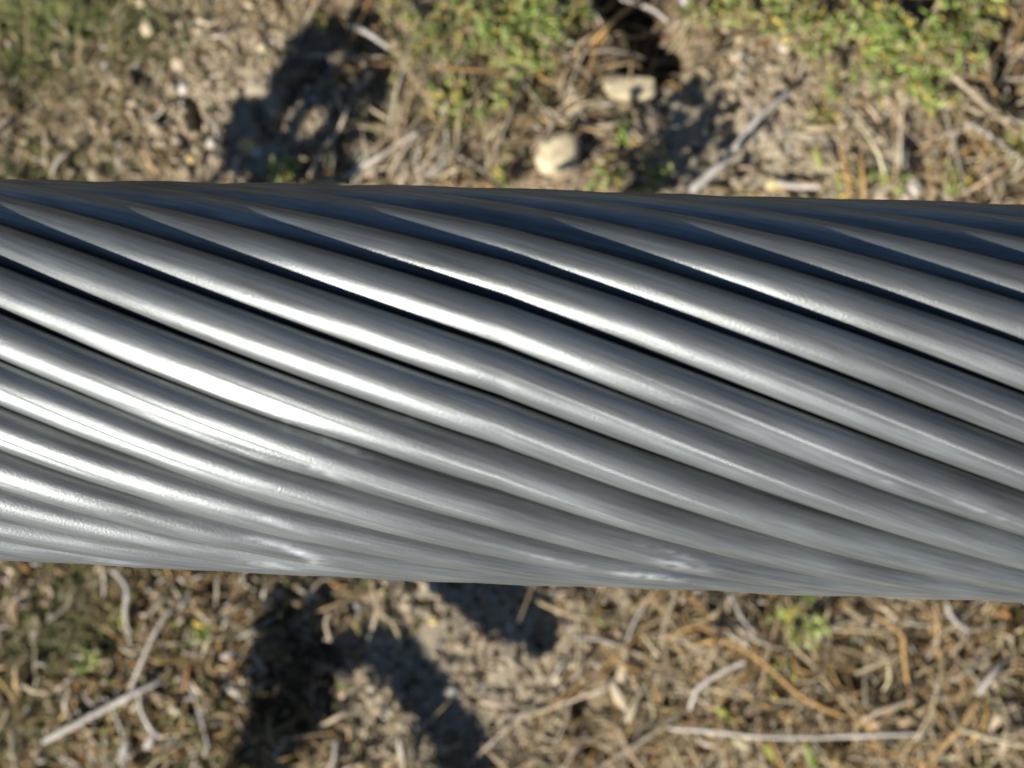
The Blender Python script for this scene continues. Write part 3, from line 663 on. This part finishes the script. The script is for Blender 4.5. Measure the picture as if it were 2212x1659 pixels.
husk(498, 1416, 8, 44, 22, (0.42, 0.34, 0.27), 'flat grey leaf in the litter below the cable', 0.008, 'fallen_leaf', 'leaf')
husk(325, 1600, 60, 46, 18, (0.48, 0.44, 0.39), 'pale leaf at the foot of the crossed twigs', 0.008, 'fallen_leaf', 'leaf')
husk(268, 1625, 80, 60, 22, (0.46, 0.43, 0.40), 'silvery leaf near the bottom left corner', 0.008, 'fallen_leaf', 'leaf')
husk(1120, 1545, 15, 60, 16, (0.48, 0.40, 0.30), 'tan blade on the right part of the clay', 0.004, 'fallen_leaf', 'leaf')
husk(1070, 1520, -10, 70, 16, (0.44, 0.36, 0.26), 'dull tan blade beside the curved shadow', 0.004, 'fallen_leaf', 'leaf')

# fan of dry blades above the cable
fan = empty('dry_grass_tuft', (*P(870, 395), 0), 'fan of pale dry grass blades spreading up and right above the cable', 'grass tuft')
g = np.random.default_rng(9)
for j in range(46):
    a = math.radians(g.uniform(20, 105)); ln = g.uniform(60, 170)
    bx, by = 850 + g.normal(0, 55), 405 + g.normal(0, 18)
    pts = [(bx, by), (bx + math.cos(a) * ln * 0.5 + g.normal(0, 8), by - math.sin(a) * ln * 0.5), (bx + math.cos(a) * ln, by - math.sin(a) * ln)]
    wp = np.array(on_ground(pts, [0.002, 0.008 + g.uniform(0, 0.008), g.uniform(0.003, 0.012)])) - np.array(fan.location)
    rod('blade', [tuple(v) for v in wp], [g.uniform(3, 7) * PX, 2 * PX], tuple(palette(g, 1, [(0.48, 0.42, 0.33), (0.42, 0.34, 0.24), (0.36, 0.28, 0.2)], [3, 2, 1])[0]), M_straw, fan, 5, 8, 0.05, j)

# ------------------------------------------------------------------ green plants
def plant(px, py, rad, n_st, n_lf, label, yellow=0.15, hgt=0.020, lf=(16, 36), dens=1.0, cols=None):
    X0, Y0 = P(px, py); z0 = H(X0, Y0)
    root = empty('green_plant', (X0, Y0, z0 - 0.001), label, 'plant')
    g = np.random.default_rng(int(px * 3 + py)); r = rad * PX; n_lf = int(n_lf * 1.3)
    pth = []; wd = []; cc = []
    cols = cols or [(0.20, 0.29, 0.06), (0.33, 0.42, 0.10), (0.47, 0.50, 0.19), (0.48, 0.37, 0.09), (0.44, 0.35, 0.21)]
    wt = [2.4, 3.5, 2.6, 9 * yellow, 12 * yellow]
    for s_ in range(n_st):
        a = g.uniform(0, 2 * math.pi); d = r * math.sqrt(g.uniform(0.1, 1)); h = hgt * g.uniform(0.5, 1.1)
        tip = np.array([math.cos(a) * d, math.sin(a) * d, h]); mid = tip * np.array([0.35, 0.35, 0.6]) + g.normal(0, r * 0.06, 3) * np.array([1, 1, 0.3])
        b0 = np.array([math.cos(a) * d * 0.1, math.sin(a) * d * 0.1, 0.0])
        pts = [tuple(b0), tuple(mid), tuple(tip)]
        rod('stem', pts, [0.0011, 0.0006], (0.20, 0.22, 0.08) if g.uniform() > 0.4 else (0.3, 0.2, 0.1), M_green, root, 5, 7, 0.0, s_)
        sp = smooth_path(pts, 12)
        for q in range(n_lf):
            t = g.uniform(0.25, 1); o = sp[min(11, int(t * 12))]
            az = g.uniform(0, 2 * math.pi); el = g.uniform(0.1, 1.2); ln = g.uniform(*lf) * PX * 0.9; o = o + g.normal(0, r * 0.07, 3)
            dv = np.array([math.cos(az) * math.cos(el), math.sin(az) * math.cos(el), math.sin(el)])
            u = np.linspace(0, 1, 5)[:, None]
            pp = o + dv * u * ln + np.array([0, 0, -1]) * (u ** 2) * ln * 0.35
            pth.append(pp); wd.append(ln * g.uniform(0.20, 0.34)); cc.append(1)
    n = len(pth)
    V, F, C = tubes(np.array(pth), np.array(wd), 0.22, 4, palette(g, n, cols, wt, 0.22), np.array([0.25, 0.8, 1, 0.75, 0.15]))
    link('foliage', mesh_from('foliage', V, F, M_green, True, C), root, None, kind='stuff')
    return root
plant(930, 60, 110, 15, 26, 'dull green plant at the top, left end of the central green patch', 0.5, 0.018, (13, 26))
plant(1090, 45, 125, 20, 30, 'bushy green plant at the top edge in the middle of the green patch', 0.2, 0.022)
plant(1190, 55, 80, 12, 24, 'green plant at the right end of the central patch beside the dark hollow', 0.22, 0.022)
plant(1105, 165, 90, 13, 24, 'low green plant reaching down from the central patch', 0.35, 0.016)
plant(985, 210, 85, 11, 18, 'thin pale green sprigs mixed with straw above the dry fan', 0.6, 0.012)
plant(1870, 60, 85, 11, 24, 'fresh green plant at the top edge left of the crossing stalk', 0.2, 0.026, (18, 40))
plant(1930, 150, 125, 21, 32, 'biggest leafy green plant with yellow leaves, upper right', 0.22, 0.030, (18, 42))
plant(2055, 80, 90, 14, 26, 'bright green plant right of the long crossing stalk', 0.25, 0.026, (18, 40))
plant(2000, 205, 60, 8, 18, 'small green plant under the leafy ones, left of the stalk', 0.45, 0.02)
plant(2060, 10, 60, 8, 18, 'green sprigs cut by the top edge at the right', 0.4, 0.024)
plant(1545, 40, 80, 10, 18, 'yellow green sprigs at the top edge right of the dark hollow', 0.5, 0.016)
plant(1680, 55, 85, 11, 18, 'green sprigs scattered on soil in the upper right middle', 0.4, 0.018)
plant(1760, 110, 80, 10, 16, 'yellowish sprigs left of the leafy green plant', 0.6, 0.016)
plant(1780, 190, 50, 6, 11, 'sparse yellow sprigs on soil below the others', 0.9, 0.014)
plant(1775, 265, 50, 6, 9, 'dry yellow sprigs above the bare grey soil', 1.2, 0.012)
plant(1400, 385, 55, 7, 12, 'small green sprigs at the cable edge left of the mottled shadow', 0.4, 0.016)
plant(1290, 385, 60, 6, 12, 'yellow green sprigs right of the largest cream stone', 0.6, 0.014)
plant(1100, 385, 50, 5, 10, 'yellow green sprigs left of the largest cream stone', 0.7, 0.014)
plant(1350, 290, 30, 3, 8, 'tiny green sprig below the oblong cream stone', 0.2, 0.012)
plant(625, 378, 28, 4, 12, 'tiny bright green sprig at the cable edge by the black hollow', 0.1, 0.016)
plant(1810, 400, 45, 5, 9, 'dry green sprigs behind the orange stems', 0.9, 0.014)
plant(1900, 385, 40, 5, 9, 'green sprigs at the cable edge left of the white stone', 0.4, 0.016)
plant(2050, 385, 45, 5, 9, 'thin green sprigs left of the bright yellow leaf', 0.4, 0.016)
plant(1710, 1320, 62, 10, 20, 'small green plant just below the lower cable edge', 0.3, 0.024, (18, 40))
plant(1640, 1440, 55, 5, 8, 'faint green sprigs under the white bent stalk', 0.4, 0.018)
plant(430, 1350, 40, 5, 12, 'green moss sprigs in the litter by the upper grey twig', 0.15, 0.010)
plant(215, 1418, 30, 4, 12, 'tiny green sprig in the litter at lower left', 0.1, 0.010)
plant(2170, 330, 45, 5, 8, 'green sprigs at the right edge above the cable', 0.5, 0.016)
plant(700, 55, 30, 3, 6, 'faint green sprig above the forked shadow', 0.5, 0.01)

# ------------------------------------------------------------------ unseen weeds and branches added to throw the shadows
def caster(px, py, h):
    """where something at height h above the ground has to be for its shadow to fall at survey spot (px, py)"""
    X_, Y_ = P(px, py)
    return (X_ + S.x / S.z * h, Y_ + S.y / S.z * h, h + H(X_, Y_))
br = empty('shadow_branch', (-0.42, -0.21, 0), 'unseen branch added beyond the lower left to throw the curved shadow', 'branch')
def part_rod(parent, name, pts, widths, col, mat=M_twig, K=None, sides=10, knob=0.1, seed=0):
    q = [tuple(np.array(p) - np.array(parent.location)) for p in pts]
    return rod(name, q, widths, col, mat, parent, sides, K, knob, seed)
BK = (0.20, 0.16, 0.12)
hh = 0.235
part_rod(br, 'limb', [(-0.42, -0.21, -0.01), (-0.41, -0.205, 0.12), caster(0, 1000, hh), caster(480, 1040, hh), caster(690, 1150, hh), caster(715, 1290, hh), caster(700, 1400, hh), caster(800, 1392, hh), caster(870, 1430, hh), caster(920, 1490, hh), caster(970, 1560, hh), caster(1010, 1620, hh), caster(1060, 1700, hh)],
         [0.020, 0.018, 0.016, 0.014, 0.010, 0.010, 0.026, 0.018, 0.021, 0.021, 0.019, 0.020, 0.017], BK, K=80, seed=3)
part_rod(br, 'twig', [caster(700, 1425, hh), caster(650, 1370, hh), caster(655, 1310, hh), caster(640, 1240, hh)], [0.024, 0.022, 0.016, 0.008], BK, seed=4)
part_rod(br, 'twig', [caster(650, 1470, hh), caster(660, 1540, hh), caster(625, 1580, hh), caster(640, 1640, hh)], [0.026, 0.030, 0.018, 0.006], BK, seed=5)
part_rod(br, 'twig', [caster(680, 1440, hh), caster(600, 1400, hh), caster(590, 1330, hh)], [0.014, 0.012, 0.005], BK, seed=6)
br2 = empty('shadow_branch', (-0.40, -0.15, 0), 'shorter unseen branch added to throw the shadow on the pale clay', 'branch')
hh = 0.16
part_rod(br2, 'limb', [(-0.40, -0.15, -0.01), (-0.38, -0.15, 0.10), caster(0, 1000, hh), caster(500, 1060, hh), caster(850, 1150, hh), caster(1000, 1235, hh), caster(1080, 1290, hh), caster(1140, 1330, hh), caster(1195, 1400, hh)],
         [0.012, 0.012, 0.010, 0.010, 0.010, 0.016, 0.020, 0.022, 0.012], BK, K=50, seed=8)

def weed(loc, label, spots, h, leafy=0, seed=1, wd=0.005):
    root = empty('shadow_weed', loc, label, 'weed')
    g = np.random.default_rng(seed)
    hub = np.mean([caster(*s, h) for s in spots], 0); hub[2] *= 0.75
    part_rod(root, 'stem', [loc, tuple(np.array(loc) * 0.4 + hub * 0.6 + np.array([0, 0, -0.03])), tuple(hub)], [0.006, 0.005, 0.004], BK, seed=seed)
    pth = []
    for j, s in enumerate(spots):
        e = np.array(caster(*s, h + g.uniform(-0.01, 0.01)))
        part_rod(root, 'twig', [tuple(hub), tuple((hub + e) / 2 + g.normal(0, 0.003, 3)), tuple(e)], [wd * 0.8, wd * 0.7, wd * 0.5], BK, seed=seed + j)
        for q in range(leafy):
            o = e + g.normal(0, 0.011, 3) * np.array([1, 1, 0.5]); az = g.uniform(0, 6.28); ln = g.uniform(0.006, 0.013)
            dv = np.array([math.cos(az), math.sin(az), g.uniform(-0.4, 0.5)]); u = np.linspace(0, 1, 5)[:, None]
            pth.append(o + dv * u * ln)
    if pth:
        V, F, C = tubes(np.array(pth) - np.array(loc), g.uniform(0.003, 0.007, len(pth)), 0.15, 4, palette(g, len(pth), [(0.1, 0.14, 0.04), (0.2, 0.2, 0.08), (0.3, 0.25, 0.12)], [2, 1, 1]), np.array([0.25, 0.8, 1, 0.75, 0.15]))
        link('foliage', mesh_from('foliage', V, F, M_green, True, C), root, None, kind='stuff')
    return root
def shadow_rod(root, pts, h, wds, seed):
    g = np.random.default_rng(seed + 60); n_ = 5
    for q in range(n_):
        off = [g.normal(0, max(w_, 0.006) * 0.36, 3) for w_ in wds[:len(pts)]] + [np.zeros(3)] * len(pts)
        part_rod(root, 'twig', [tuple(np.array(caster(*p, h)) + off[t]) for t, p in enumerate(pts)], [min(w_ * 0.5, 0.008) for w_ in wds], BK, K=24, sides=7, seed=seed * 10 + q)
wl = weed((-0.24, 0.0, -0.005), 'unseen bare weed added at the left to throw the forked shadow', [(570, 260), (650, 150), (700, 350)], 0.228, 0, 31, 0.006)
shadow_rod(wl, [(545, 232), (600, 215), (640, 160), (700, 90), (780, 60)], 0.228, [0.018, 0.015, 0.018, 0.015, 0.007], 2)
shadow_rod(wl, [(545, 225), (565, 255), (582, 290)], 0.228, [0.016, 0.014, 0.008], 3)
shadow_rod(wl, [(640, 150), (670, 195), (740, 210), (790, 180)], 0.228, [0.014, 0.014, 0.012, 0.006], 4)
shadow_rod(wl, [(620, 300), (660, 320), (720, 355), (790, 380)], 0.228, [0.014, 0.030, 0.036, 0.020], 5)
shadow_rod(wl, [(770, 60), (800, 110), (830, 200)], 0.228, [0.012, 0.010, 0.006], 6)
weed((0.0, -0.02, -0.005), 'unseen leafy weed added behind the middle of the cable for its mottled shadow', [(1440, 310), (1490, 270), (1530, 240), (1470, 370), (1430, 350), (1560, 210), (1500, 320), (1420, 280), (1540, 290), (1450, 400), (1500, 370), (1480, 220), (1550, 250)], 0.15, 9, 37, 0.004)
print('objects', len(bpy.data.objects))
